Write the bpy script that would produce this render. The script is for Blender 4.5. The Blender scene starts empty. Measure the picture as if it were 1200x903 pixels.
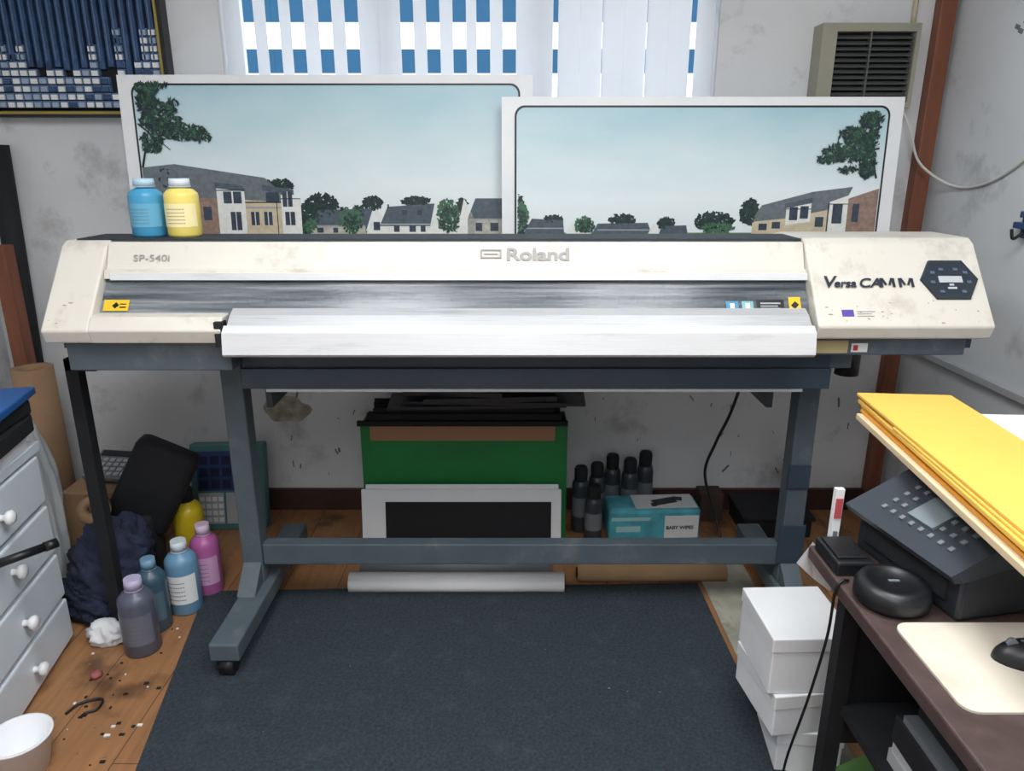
import bpy, bmesh, math, random
from mathutils import Vector, Matrix, noise, Euler
scene = bpy.context.scene
try:
    scene.view_settings.view_transform = 'Standard'
    scene.view_settings.look = 'None'
except Exception as e:
    print(e)

# ------------------------------------------------------------------ helpers
def lin(c):
    out = []
    for v in c:
        v = v/255.0
        out.append(v/12.92 if v <= 0.04045 else ((v+0.055)/1.055)**2.4)
    return (out[0], out[1], out[2], 1.0)

def mat(name, rgb, rough=0.5, metal=0.0, var=0.0, scale=8.0, stretch=(1,1,1), bump=0.0,
        dirt=None, dirt_amt=0.0, dirt_scale=3.0, emit=0.0, coat=0.0, alpha=None, transl=0.0, spec=None, dpos=(0.55,0.72), dstretch=(1,1,1)):
    m = bpy.data.materials.new(name)
    m.use_nodes = True
    nt = m.node_tree; N = nt.nodes; L = nt.links
    b = N['Principled BSDF']
    b.inputs['Roughness'].default_value = rough
    b.inputs['Metallic'].default_value = metal
    if spec is not None: b.inputs['Specular IOR Level'].default_value = spec
    if coat: b.inputs['Coat Weight'].default_value = coat
    c = lin(rgb)
    tc = N.new('ShaderNodeTexCoord'); mp = N.new('ShaderNodeMapping')
    mp.inputs['Scale'].default_value = stretch
    L.new(tc.outputs['Object'], mp.inputs['Vector'])
    nz = N.new('ShaderNodeTexNoise'); nz.inputs['Scale'].default_value = scale
    nz.inputs['Detail'].default_value = 5
    L.new(mp.outputs[0], nz.inputs['Vector'])
    rp = N.new('ShaderNodeValToRGB')
    rp.color_ramp.elements[0].position = 0.3; rp.color_ramp.elements[1].position = 0.7
    v = max(var, 0.03)
    rp.color_ramp.elements[0].color = (c[0]*(1-v), c[1]*(1-v), c[2]*(1-v), 1)
    rp.color_ramp.elements[1].color = (min(1, c[0]*(1+v)), min(1, c[1]*(1+v)), min(1, c[2]*(1+v)), 1)
    L.new(nz.outputs[0], rp.inputs[0])
    col = rp.outputs[0]
    if dirt is not None:
        n2 = N.new('ShaderNodeTexNoise'); n2.inputs['Scale'].default_value = dirt_scale
        n2.inputs['Detail'].default_value = 8; n2.inputs['Roughness'].default_value = 0.65
        m2 = N.new('ShaderNodeMapping'); m2.inputs['Scale'].default_value = dstretch
        L.new(tc.outputs['Object'], m2.inputs['Vector']); L.new(m2.outputs[0], n2.inputs['Vector'])
        r2 = N.new('ShaderNodeValToRGB')
        r2.color_ramp.elements[0].position = dpos[0]; r2.color_ramp.elements[0].color = (0,0,0,1)
        r2.color_ramp.elements[1].position = dpos[1]; r2.color_ramp.elements[1].color = (dirt_amt,)*3+(1,)
        L.new(n2.outputs[0], r2.inputs[0])
        mx = N.new('ShaderNodeMix'); mx.data_type = 'RGBA'
        L.new(r2.outputs[0], mx.inputs['Factor'])
        L.new(col, mx.inputs['A']); mx.inputs['B'].default_value = lin(dirt)
        col = mx.outputs['Result']
    L.new(col, b.inputs['Base Color'])
    if bump:
        bp = N.new('ShaderNodeBump'); bp.inputs['Strength'].default_value = bump
        bp.inputs['Distance'].default_value = 0.004
        L.new(nz.outputs[0], bp.inputs['Height']); L.new(bp.outputs[0], b.inputs['Normal'])
    if emit:
        L.new(col, b.inputs['Emission Color']); b.inputs['Emission Strength'].default_value = emit
    if alpha is not None: b.inputs['Alpha'].default_value = alpha
    if transl:
        tr = N.new('ShaderNodeBsdfTranslucent'); tr.inputs['Color'].default_value = c
        ms = N.new('ShaderNodeMixShader'); ms.inputs[0].default_value = transl
        L.new(b.outputs[0], ms.inputs[1]); L.new(tr.outputs[0], ms.inputs[2])
        L.new(ms.outputs[0], N['Material Output'].inputs['Surface'])
    return m

def group(name, loc=(0,0,0), rot=(0,0,0)):
    e = bpy.data.objects.new(name, None)
    e.empty_display_size = 0.1
    e.location = loc; e.rotation_euler = rot
    scene.collection.objects.link(e)
    return e

def finish(name, bm, m, parent=None, smooth=False, loc=None, rot=None):
    bmesh.ops.recalc_face_normals(bm, faces=bm.faces)
    me = bpy.data.meshes.new(name)
    bm.to_mesh(me); bm.free()
    ms = m if isinstance(m, (list, tuple)) else [m]
    for k in ms: me.materials.append(k)
    if smooth:
        for p in me.polygons: p.use_smooth = True
    o = bpy.data.objects.new(name, me)
    scene.collection.objects.link(o)
    if parent: o.parent = parent
    if loc is not None: o.location = loc
    if rot is not None: o.rotation_euler = rot
    return o

def add_box(bm, lo, hi, mi=0, bev=0.0, rot=None):
    c = [(lo[i]+hi[i])/2 for i in range(3)]; s = [abs(hi[i]-lo[i]) for i in range(3)]
    M = Matrix.Translation(c)
    if rot: M = M @ Euler(rot).to_matrix().to_4x4()
    M = M @ Matrix.Diagonal((s[0], s[1], s[2], 1))
    r = bmesh.ops.create_cube(bm, size=1.0, matrix=M)
    vs = r['verts']
    fs = set(f for v in vs for f in v.link_faces)
    for f in fs: f.material_index = mi
    if bev > 0:
        es = list(set(e for v in vs for e in v.link_edges))
        rr = bmesh.ops.bevel(bm, geom=es, offset=min(bev, min(s)*0.45), segments=2, profile=0.5, affect='EDGES')
        for f in rr['faces']: f.material_index = mi

def box(name, lo, hi, m, parent=None, bev=0.0, rot=None):
    c = Vector([(lo[i]+hi[i])/2 for i in range(3)]); s = [abs(hi[i]-lo[i])/2 for i in range(3)]
    bm = bmesh.new()
    add_box(bm, [-k for k in s], s, 0, bev)
    return finish(name, bm, m, parent, False, c, rot)

def boxes(name, lst, m, parent=None, bev=0.0, loc=None, rot=None):
    bm = bmesh.new()
    for b in lst:
        mi = b[2] if len(b) > 2 else 0
        r = b[3] if len(b) > 3 else None
        add_box(bm, b[0], b[1], mi, bev, r)
    return finish(name, bm, m, parent, False, loc, rot)

def add_cyl(bm, p0, p1, r0, r1=None, seg=20, mi=0):
    p0 = Vector(p0); p1 = Vector(p1); d = p1-p0
    if r1 is None: r1 = r0
    q = d.to_track_quat('Z', 'Y').to_matrix().to_4x4()
    M = Matrix.Translation((p0+p1)/2) @ q
    r = bmesh.ops.create_cone(bm, cap_ends=True, segments=seg, radius1=r0, radius2=r1, depth=d.length, matrix=M)
    for f in set(f for v in r['verts'] for f in v.link_faces):
        f.material_index = mi
        if len(f.verts) == 4: f.smooth = True

def cyl(name, p0, p1, r, m, parent=None, r1=None, seg=24):
    bm = bmesh.new(); add_cyl(bm, p0, p1, r, r1, seg)
    return finish(name, bm, m, parent)

def lathe(name, prof, m, parent=None, loc=None, rot=None, seg=28, scale=(1,1)):
    bm = bmesh.new(); rings = []
    for (r, z) in prof:
        if r < 1e-5: rings.append([bm.verts.new((0,0,z))])
        else: rings.append([bm.verts.new((r*math.cos(2*math.pi*i/seg)*scale[0], r*math.sin(2*math.pi*i/seg)*scale[1], z)) for i in range(seg)])
    for a, b in zip(rings, rings[1:]):
        for i in range(seg):
            j = (i+1) % seg
            if len(a) == 1 and len(b) == 1: continue
            if len(a) == 1: bm.faces.new((a[0], b[i], b[j]))
            elif len(b) == 1: bm.faces.new((a[i], a[j], b[0]))
            else: bm.faces.new((a[i], a[j], b[j], b[i]))
    return finish(name, bm, m, parent, True, loc, rot)

def prism(name, prof, x0, x1, m, parent=None, bev=0.0):
    bm = bmesh.new()
    a = [bm.verts.new((x0, p[0], p[1])) for p in prof]
    b = [bm.verts.new((x1, p[0], p[1])) for p in prof]
    n = len(prof)
    bm.faces.new(a); bm.faces.new(list(reversed(b)))
    for i in range(n):
        j = (i+1) % n
        bm.faces.new((a[i], b[i], b[j], a[j]))
    if bev: bmesh.ops.bevel(bm, geom=list(bm.edges), offset=bev, segments=3, profile=0.5, affect='EDGES')
    return finish(name, bm, m, parent)

def slab(name, pts, z0, z1, m, parent=None):
    bm = bmesh.new()
    a = [bm.verts.new((p[0], p[1], z0)) for p in pts]
    b = [bm.verts.new((p[0], p[1], z1)) for p in pts]
    n = len(pts)
    bm.faces.new(a); bm.faces.new(list(reversed(b)))
    for i in range(n):
        j = (i+1) % n
        bm.faces.new((a[i], b[i], b[j], a[j]))
    return finish(name, bm, m, parent)

def tube(name, pts, r, m, parent=None, seg=8, sub=8):
    P = [Vector(p) for p in pts]
    Q = [2*P[0]-P[1]] + P + [2*P[-1]-P[-2]]
    S = []
    for i in range(1, len(Q)-2):
        for k in range(sub):
            t = k/sub
            a, b, c, d = Q[i-1], Q[i], Q[i+1], Q[i+2]
            S.append(0.5*((2*b)+(-a+c)*t+(2*a-5*b+4*c-d)*t*t+(-a+3*b-3*c+d)*t*t*t))
    S.append(P[-1])
    bm = bmesh.new(); rings = []
    up = Vector((0.13, 0.21, 0.97)).normalized()
    for i, p in enumerate(S):
        d = (S[min(i+1, len(S)-1)]-S[max(i-1, 0)]).normalized()
        x = up.cross(d)
        if x.length < 1e-4: x = Vector((1,0,0))
        x.normalize(); y = d.cross(x).normalized(); up = y
        rings.append([bm.verts.new(p+r*(math.cos(2*math.pi*k/seg)*x+math.sin(2*math.pi*k/seg)*y)) for k in range(seg)])
    for a, b in zip(rings, rings[1:]):
        for k in range(seg):
            j = (k+1) % seg
            bm.faces.new((a[k], a[j], b[j], b[k]))
    bm.faces.new(rings[0]); bm.faces.new(rings[-1])
    return finish(name, bm, m, parent, True)

def poly(name, pts3, m, parent=None):
    bm = bmesh.new(); bm.faces.new([bm.verts.new(p) for p in pts3])
    return finish(name, bm, m, parent)

def blob(name, c, s, m, seed=0, amp=0.25, freq=2.2, parent=None, sub=4, floor=None, ridge=True, fold=0.0):
    bm = bmesh.new()
    bmesh.ops.create_icosphere(bm, subdivisions=sub, radius=1.0)
    off = Vector((seed*3.7, seed*1.3, seed*2.1))
    for v in bm.verts:
        n = noise.noise(v.co*freq+off); n2 = noise.noise(v.co*freq*2.7+off)
        k = 1+amp*n+amp*0.5*(abs(n2)*2-0.5 if ridge else n2)
        if fold: k += fold*math.sin(math.atan2(v.co.y, v.co.x)*9+3*n+v.co.z*2)*(1-abs(v.co.z)*0.6)
        v.co = Vector((v.co.x*k*s[0], v.co.y*k*s[1], v.co.z*(k if not fold else 1)*s[2]))
        if floor is not None and v.co.z + c[2] < floor: v.co.z = floor - c[2]
    return finish(name, bm, m, parent, True, c)

def text(name, s, loc, rot, size, m, parent=None, bold=0.0, sx=1.0, align='LEFT', shear=0.0):
    cu = bpy.data.curves.new(name+'_c', 'FONT'); cu.body = s; cu.size = size
    cu.offset = bold; cu.extrude = 0.0004; cu.align_x = align; cu.shear = shear
    o = bpy.data.objects.new(name+'_t', cu); scene.collection.objects.link(o)
    dg = bpy.context.evaluated_depsgraph_get(); dg.update()
    me = bpy.data.meshes.new_from_object(o.evaluated_get(dg))
    bpy.data.objects.remove(o)
    me.materials.clear(); me.materials.append(m)
    ob = bpy.data.objects.new(name, me); scene.collection.objects.link(ob)
    ob.location = loc; ob.rotation_euler = rot; ob.scale = (sx, 1, 1)
    if parent: ob.parent = parent
    return ob

def rrect(w0, w1, h0, h1, r, n=6):
    pts = []
    for cx, cz, a0 in ((w1-r, h1-r, 0), (w0+r, h1-r, 90), (w0+r, h0+r, 180), (w1-r, h0+r, 270)):
        for i in range(n+1):
            a = math.radians(a0+90*i/n)
            pts.append((cx+r*math.cos(a), cz+r*math.sin(a)))
    return pts

# ------------------------------------------------------------------ materials
M_wall = mat('wall_paint', (216,218,220), 0.8, var=0.07, scale=2, bump=0.1, dirt=(100,98,92), dirt_amt=0.55, dirt_scale=3.6, dpos=(0.55,0.72))
M_wallR = mat('wall_paint_side', (206,210,214), 0.8, var=0.06, scale=2, dirt=(104,102,98), dirt_amt=0.55, dirt_scale=3.1)
M_ceil = mat('ceiling_paint', (235,236,238), 0.9)
M_skirt = mat('skirting_wood', (66,42,36), 0.6, var=0.25, scale=6)
M_trimw = mat('brown_wood', (124,74,52), 0.55, var=0.2, scale=5, stretch=(6,6,0.6))
M_mat = mat('rubber_mat', (40,50,58), 0.9, var=0.45, scale=110, bump=0.8, dirt=(68,80,88), dirt_amt=0.35, dirt_scale=10)
M_conc = mat('concrete', (156,154,140), 0.9, var=0.2, scale=14, dirt=(80,76,66), dirt_amt=0.8, dirt_scale=7)
M_cream = mat('cream_plastic', (212,208,198), 0.42, var=0.04, scale=3, dirt=(126,112,90), dirt_amt=0.55, dirt_scale=8, dpos=(0.54,0.78))
M_slate = mat('slate_metal', (80,92,100), 0.5, var=0.1, scale=10, dirt=(124,126,126), dirt_amt=0.5, dirt_scale=9)
M_slate2 = mat('slate_metal_dark', (52,66,80), 0.5, var=0.1, scale=10)
M_strip = mat('hood_strip_dark', (36,44,52), 0.6, var=0.1, scale=10)
M_alu = mat('brushed_aluminium', (222,225,228), 0.34, metal=0.6, var=0.10, scale=30, stretch=(0.15,20,20), bump=0.05, dirt=(128,132,136), dirt_amt=0.5, dirt_scale=4, dstretch=(0.5,8,8))
M_aluw = mat('silver_lip', (226,228,230), 0.33, metal=0.3, var=0.05, scale=30, stretch=(0.25,20,20), dirt=(160,162,165), dirt_amt=0.35, dirt_scale=5, dstretch=(0.6,6,6))
M_black = mat('black_plastic', (22,24,28), 0.4)
M_blackm = mat('black_matte', (20,22,27), 0.8, var=0.3, scale=12)
M_dark = mat('dark_interior', (34,40,46), 0.6)
M_white = mat('white_plastic', (226,228,230), 0.4)
M_paper = mat('white_paper', (226,228,232), 0.8, var=0.03)
M_grey = mat('grey_plastic', (112,118,124), 0.5)
M_lgrey = mat('light_grey', (172,175,178), 0.5)
M_kraft = mat('kraft_card', (146,116,88), 0.85, var=0.12, scale=9)
M_green = mat('green_board', (26,118,58), 0.6, var=0.12, scale=3)
M_navy = mat('navy_cloth', (32,40,62), 0.9, var=0.35, scale=10, bump=0.4)
M_yel = mat('yellow_envelope', (234,186,84), 0.75, var=0.06, scale=5)
M_yel2 = mat('yellow_envelope_side', (220,152,52), 0.75, var=0.05, scale=5)
M_ply = mat('pale_board_edge', (212,192,158), 0.7, var=0.1)
M_desk = mat('brown_desk', (74,60,58), 0.45, var=0.2, scale=30, dirt=(98,86,82), dirt_amt=0.4, dirt_scale=12)
M_pad = mat('mouse_pad_cloth', (208,200,186), 0.85, var=0.05, scale=8, dirt=(170,156,134), dirt_amt=0.5, dirt_scale=7)
M_drawer = mat('white_drawer_paint', (208,218,226), 0.45, var=0.03)
M_blue = mat('blue_folder', (20,84,150), 0.4)
M_label = mat('label_white', (225,228,230), 0.6)
M_ylab = mat('label_yellow', (225,185,35), 0.5)
M_txt = mat('logo_grey', (150,150,148), 0.4)
M_txtd = mat('logo_dark', (40,44,60), 0.4)
M_cable = mat('black_cable', (20,20,22), 0.5)
M_cablew = mat('white_cable', (205,205,200), 0.5)

def floor_mat():
    m = bpy.data.materials.new('wood_floor'); m.use_nodes = True
    N = m.node_tree.nodes; L = m.node_tree.links; b = N['Principled BSDF']
    tc = N.new('ShaderNodeTexCoord'); mp = N.new('ShaderNodeMapping'); mp.inputs['Rotation'].default_value = (0,0,math.radians(90))
    L.new(tc.outputs['Object'], mp.inputs['Vector'])
    br = N.new('ShaderNodeTexBrick'); br.inputs['Scale'].default_value = 1.0
    br.inputs['Brick Width'].default_value = 1.6; br.inputs['Row Height'].default_value = 0.20
    br.inputs['Mortar Size'].default_value = 0.0015
    br.inputs['Color1'].default_value = lin((184,134,90)); br.inputs['Color2'].default_value = lin((174,124,82)); br.inputs['Mortar'].default_value = lin((90,60,40))
    L.new(mp.outputs[0], br.inputs['Vector'])
    m2 = N.new('ShaderNodeMapping'); m2.inputs['Scale'].default_value = (25,2,1)
    L.new(tc.outputs['Object'], m2.inputs['Vector'])
    nz = N.new('ShaderNodeTexNoise'); nz.inputs['Scale'].default_value = 2; nz.inputs['Detail'].default_value = 6
    L.new(m2.outputs[0], nz.inputs['Vector'])
    mx = N.new('ShaderNodeMix'); mx.data_type = 'RGBA'; mx.blend_type = 'MULTIPLY'; mx.inputs['Factor'].default_value = 0.6
    L.new(br.outputs[0], mx.inputs['A']); L.new(nz.outputs[0], mx.inputs['B'])
    n3 = N.new('ShaderNodeTexNoise'); n3.inputs['Scale'].default_value = 6; n3.inputs['Detail'].default_value = 8
    L.new(tc.outputs['Object'], n3.inputs['Vector'])
    r3 = N.new('ShaderNodeValToRGB'); r3.color_ramp.elements[0].position = 0.56; r3.color_ramp.elements[0].color = (0,0,0,1)
    r3.color_ramp.elements[1].position = 0.68; r3.color_ramp.elements[1].color = (0.7,0.7,0.7,1)
    L.new(n3.outputs[0], r3.inputs[0])
    m4 = N.new('ShaderNodeMix'); m4.data_type = 'RGBA'; L.new(r3.outputs[0], m4.inputs['Factor'])
    L.new(mx.outputs['Result'], m4.inputs['A']); m4.inputs['B'].default_value = lin((66,44,32))
    L.new(m4.outputs['Result'], b.inputs['Base Color'])
    b.inputs['Roughness'].default_value = 0.5
    return m
M_floor = floor_mat()

# ------------------------------------------------------------------ room
XL, XR, YB, YF, ZC = -2.15, 1.66, 3.0, -1.6, 2.6
box('floor', (XL-0.1, YF-0.1, -0.1), (XR+0.1, YB+0.15, 0.0), M_floor)
box('ceiling', (XL-0.1, YF-0.1, ZC), (XR+0.1, YB+0.15, ZC+0.1), M_ceil)
box('wall_left', (XL-0.1, YF, 0), (XL, YB, ZC), M_wall)
box('wall_right', (XR, YF, 0), (XR+0.1, YB, ZC), M_wallR)
box('wall_front', (XL-0.1, YF-0.1, 0), (XR+0.1, YF, ZC), M_wall)
WX0, WX1, WZ0, WZ1 = -1.10, 0.78, 1.50, 2.36
boxes('wall_back', [((XL-0.1, YB, 0), (WX0, YB+0.15, ZC)), ((WX1, YB, 0), (XR+0.1, YB+0.15, ZC)),
      ((WX0, YB, 0), (WX1, YB+0.15, WZ0)), ((WX0, YB, WZ1), (WX1, YB+0.15, ZC))], M_wall)
box('baseboard_back', (XL, YB-0.02, 0), (XR, YB, 0.10), M_skirt)
box('baseboard_right', (XR-0.02, YF, 0), (XR, YB-0.02, 0.10), M_skirt)
box('trim_1', (1.575, YB-0.05, 0.10), (1.635, YB, ZC), M_trimw, bev=0.004)
boxes('trim_2', [((XR-0.02, 1.7, 0.76), (XR, YB-0.06, 0.785))], M_lgrey, bev=0.002)

# window
M_frame = mat('window_frame_white', (235,238,240), 0.4)
M_slat = mat('blind_fabric', (240,243,246), 0.8, transl=0.5)
w = group('window_1', ((WX0+WX1)/2, YB+0.10, WZ0))
hw = (WX1-WX0)/2; hh = WZ1-WZ0
boxes('frame', [((-hw, -0.02, 0), (hw, 0.03, 0.05)), ((-hw, -0.02, hh-0.05), (hw, 0.03, hh)),
     ((-hw, -0.02, 0.05), (-hw+0.05, 0.03, hh-0.05)), ((hw-0.05, -0.02, 0.05), (hw, 0.03, hh-0.05)),
     ((-0.36, -0.02, 0.05), (-0.30, 0.03, hh-0.05)), ((0.24, -0.02, 0.05), (0.30, 0.03, hh-0.05))], M_frame, w)
box('sill', (-hw, -0.10, -0.0), (hw, -0.02, 0.02), M_frame, w)
bl = group('vertical_blinds', (0, YB+0.03, 0))
gaps = [-1.002,-.906,-.813,-.707,-.607,-.398,-.299,-.199,-.109,-.01,.166,.69]
gw = 0.025
edges = [WX0+0.01]
for gq in gaps: edges += [gq-gw, gq+gw] if gq < 0.1 else [gq-0.009, gq+0.009]
edges.append(WX1-0.01)
sl = []
for i in range(0, len(edges), 2):
    a, b_ = edges[i], edges[i+1]
    if b_-a < 0.01: continue
    n = max(1, round((b_-a)/0.09)); wdt = (b_-a)/n
    for k in range(n):
        sl.append(((a+k*wdt, -0.002+0.006*(k % 2), WZ0+0.03), (a+(k+1)*wdt-0.0005, 0.0+0.006*(k % 2), WZ1-0.03), 0, (0,0,0.05 if n > 2 else 0)))
boxes('slats', sl, M_slat, bl)
box('head_rail', (WX0+0.01, -0.02, WZ1-0.03), (WX1-0.01, 0.02, WZ1), M_frame, bl)

M_fac = mat('facade_white_glow', (244,245,246), 0.8, emit=0.8)  # emission makes the wall glow, standing in for overexposed daylight
M_fwin = mat('facade_window_blue', (50,92,124), 0.6, spec=0.1)
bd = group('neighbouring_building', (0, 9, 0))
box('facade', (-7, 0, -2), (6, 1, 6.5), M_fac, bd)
fw = []
for z0, z1 in ((1.4,1.66),(1.94,2.2),(2.49,2.74),(3.02,3.3),(3.56,3.84)):
    x = -6.5
    while x < 5.5:
        fw.append(((x, -0.03, z0), (x+1.9, 0.02, z1))); x += 1.902
boxes('facade_windows', fw, M_fwin, bd)

# ------------------------------------------------------------------ wide-format printer
P = group('wide_format_printer', (0, 0, 0))
XA, XB = -1.28, 1.31
cap = [(1.937,1.040),(1.922,1.078),(2.085,1.284),(2.11,1.298),(2.30,1.298),(2.45,1.27),(2.45,1.035)]
capL = [(1.937,1.028),(1.922,1.066),(2.085,1.276),(2.11,1.290),(2.30,1.290),(2.45,1.27),(2.45,1.03)]
prism('right_end_cover', cap, 0.83, XB, M_cream, P, bev=0.006)
prism('left_end_cover', capL, XA, -1.15, M_cream, P, bev=0.006)
prism('left_lower_cover', [(1.937,1.028),(1.922,1.066),(1.945,1.100),(2.05,1.105),(2.05,1.028)], -1.152, -0.79, M_cream, P, bev=0.004)
prism('top_hood', [(2.095,1.286),(2.062,1.215),(2.046,1.212),(2.040,1.190),(2.075,1.190),(2.125,1.262),(2.42,1.262),(2.30,1.286)], -1.148, 0.828, M_cream, P)
box('hood_dark_strip', (-1.25, 2.115, 1.285), (0.86, 2.27, 1.294), M_strip, P)
prism('hood_silver_edge', [(2.040,1.206),(2.036,1.187),(2.044,1.185),(2.048,1.206)], -1.13, 0.83, M_aluw, P)
m = bpy.data.materials.new('smoked_acrylic_painted_sheen'); m.use_nodes = True
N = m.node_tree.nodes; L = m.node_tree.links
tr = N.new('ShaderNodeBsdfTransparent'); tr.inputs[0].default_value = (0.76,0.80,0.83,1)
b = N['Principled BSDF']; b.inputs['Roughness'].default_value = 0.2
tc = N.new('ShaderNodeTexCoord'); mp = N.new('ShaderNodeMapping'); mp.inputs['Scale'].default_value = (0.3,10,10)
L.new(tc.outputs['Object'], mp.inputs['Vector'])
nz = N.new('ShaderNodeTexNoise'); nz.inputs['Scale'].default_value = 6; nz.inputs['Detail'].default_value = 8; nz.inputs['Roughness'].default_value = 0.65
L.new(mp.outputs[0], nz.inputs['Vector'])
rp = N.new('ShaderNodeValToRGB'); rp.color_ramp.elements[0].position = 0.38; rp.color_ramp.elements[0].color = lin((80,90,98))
rp.color_ramp.elements[1].position = 0.66; rp.color_ramp.elements[1].color = lin((186,190,194))  # paler streaks paint reflections into the cover's colour
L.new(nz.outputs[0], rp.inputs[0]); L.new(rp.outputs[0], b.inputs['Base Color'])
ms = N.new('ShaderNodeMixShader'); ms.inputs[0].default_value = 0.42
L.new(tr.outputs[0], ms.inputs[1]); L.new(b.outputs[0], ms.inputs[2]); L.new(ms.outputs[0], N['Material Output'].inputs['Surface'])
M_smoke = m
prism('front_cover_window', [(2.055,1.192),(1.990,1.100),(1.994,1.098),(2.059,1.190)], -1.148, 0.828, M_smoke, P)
box('inner_back', (-1.148, 2.28, 1.06), (0.828, 2.44, 1.262), M_dark, P)
box('inner_platen', (-1.148, 2.03, 1.055), (0.828, 2.28, 1.10), M_aluw, P)
boxes('carriage_rail', [((-1.148, 2.20, 1.14), (0.828, 2.24, 1.165)), ((-1.148, 2.23, 1.215), (0.828, 2.245, 1.222))], M_lgrey, P)
pr = []
for i in range(17):
    x = -1.0+i*0.11
    pr.append(((x, 2.13, 1.10), (x+0.05, 2.17, 1.12)))
boxes('pinch_rollers', pr, M_grey, P, bev=0.004)
box('left_parking_bay', (-1.148, 2.06, 1.10), (-0.86, 2.19, 1.14), M_slate2, P, bev=0.003)
box('base_pan', (-1.27, 2.0, 1.0), (1.30, 2.45, 1.055), M_slate2, P)
prism('media_apron', [(1.999,1.114),(1.990,1.116),(1.960,1.102),(1.925,1.074),(1.93,1.05),(1.999,1.06)], -0.775, 0.815, M_alu, P)
prism('apron_lip', [(1.928,1.080),(1.906,1.064),(1.896,1.006),(1.905,0.998),(1.93,0.998),(1.932,1.06)], -0.782, 0.820, M_aluw, P)
box('latch', (-0.81, 1.925, 1.02), (-0.785, 1.96, 1.09), M_blackm, P, bev=0.003)
box('left_rail', (-1.25, 1.975, 0.940), (-0.79, 2.10, 1.020), M_slate, P, bev=0.004)
box('right_rail', (0.83, 1.975, 0.985), (1.27, 2.10, 1.036), M_slate, P, bev=0.004)
boxes('centre_beam', [((-0.79, 2.03, 0.868), (0.93, 2.10, 0.93)), ((-0.79, 2.045, 0.925), (0.93, 2.10, 1.0))], M_slate2, P, bev=0.003)
box('beam_edge_strip', (-0.72, 2.026, 0.861), (0.85, 2.034, 0.869), M_lgrey, P)
cyl('media_bar', (-0.80, 2.50, 0.735), (0.85, 2.50, 0.735), 0.016, M_lgrey, P)
boxes('bar_brackets', [((-0.82, 2.30, 0.72), (-0.80, 2.52, 1.0)), ((0.85, 2.30, 0.72), (0.87, 2.52, 1.0))], M_slate, P)
box('rear_tray', (-1.2, 2.45, 0.975), (1.25, 2.80, 0.995), M_slate2, P)
for k, x in (('left', -0.885), ('right', 0.945)):
    xf = x+0.018 if x < 0 else x
    boxes(k+'_leg', [((x-0.034, 2.19, 0.12), (x+0.034, 2.26, 0.93)), ((x-0.05, 2.05, 0.925), (x+0.05, 2.42, 1.0))], M_slate, P, bev=0.005)
    bm = bmesh.new()
    add_box(bm, (xf-0.045, 1.85, 0.062), (xf+0.045, 2.62, 0.122), 0, 0.006)
    finish(k+'_foot_beam', bm, M_slate, P)
    prism(k+'_gusset', [(2.19,0.122),(2.10,0.122),(2.19,0.20)], x-0.03, x+0.03, M_slate, P)
    for j, y in enumerate((1.88, 2.58)):
        bm = bmesh.new()
        add_cyl(bm, (xf-0.022, y, 0.032), (xf+0.022, y, 0.032), 0.032, seg=20)
        add_box(bm, (xf-0.03, y-0.02, 0.045), (xf+0.03, y+0.02, 0.063), 0)
        finish('%s_caster_%d' % (k, j+1), bm, M_black, P)
box('cross_beam', (-0.851, 2.20, 0.185), (0.911, 2.25, 0.262), M_slate, P, bev=0.004)
boxes('leg_junction_box', [((0.90,2.185,0.20),(0.985,2.192,0.34)),((0.905,2.18,0.48),(0.975,2.192,0.56))], M_slate2, P)
cyl('waste_bottle', (1.03, 2.15, 0.88), (1.03, 2.15, 0.985), 0.035, M_black, P)
FA = math.radians(50.9)
def face_pt(x, s, off=0.0):
    return Vector((x, 2.088-0.163*s-0.776*off, 1.287-0.206*s+0.631*off))
hexo = face_pt(1.212, 0.47, 0.0015)
bm = bmesh.new()
vs = [bm.verts.new((0.085*math.cos(math.radians(a))*0.95, 0.075*math.sin(math.radians(a)), 0)) for a in (0,55,125,180,235,305)]
vt = [bm.verts.new((v.co.x*0.97, v.co.y*0.97, 0.006)) for v in vs]
bm.faces.new(vt); bm.faces.new(vs)
for i in range(6): bm.faces.new((vs[i], vs[(i+1)%6], vt[(i+1)%6], vt[i]))
finish('control_panel', bm, mat('panel_navy', (34,44,54), 0.4), P, False, hexo, (FA,0,0))
pb = []
for (x, y) in ((-0.045,0.02),(-0.02,0.03),(0.02,0.03),(0.045,0.02),(-0.05,-0.01),(0.05,-0.01),(-0.03,-0.04),(0.03,-0.04)):
    pb.append(((x-0.006, y-0.004, 0.006), (x+0.006, y+0.004, 0.008)))
boxes('panel_buttons', pb, mat('button_blue', (84,100,124), 0.4), P, loc=hexo, rot=(FA,0,0))
boxes('panel_screen', [((-0.032,-0.012,0.006), (0.032,0.008,0.0085)), ((-0.006,-0.022,0.006),(0.006,-0.016,0.008)), ((-0.012,-0.032,0.006),(0.012,-0.026,0.008))], mat('screen_grey',(186,192,196),0.3), P, loc=hexo, rot=(FA,0,0))
text('model_text', 'V', face_pt(0.858, 0.56, 0.005), (FA,0,0), 0.050, M_txtd, P, bold=0.0010, shear=0.25, sx=1.1)
text('model_text_small', 'ersa', face_pt(0.888, 0.56, 0.005), (FA,0,0), 0.035, M_txtd, P, bold=0.0009, shear=0.25, sx=1.05)
text('model_text_caps', 'CA', face_pt(0.957, 0.56, 0.005), (FA,0,0), 0.040, M_txtd, P, bold=0.0008, shear=0.25, sx=1.15)
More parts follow.
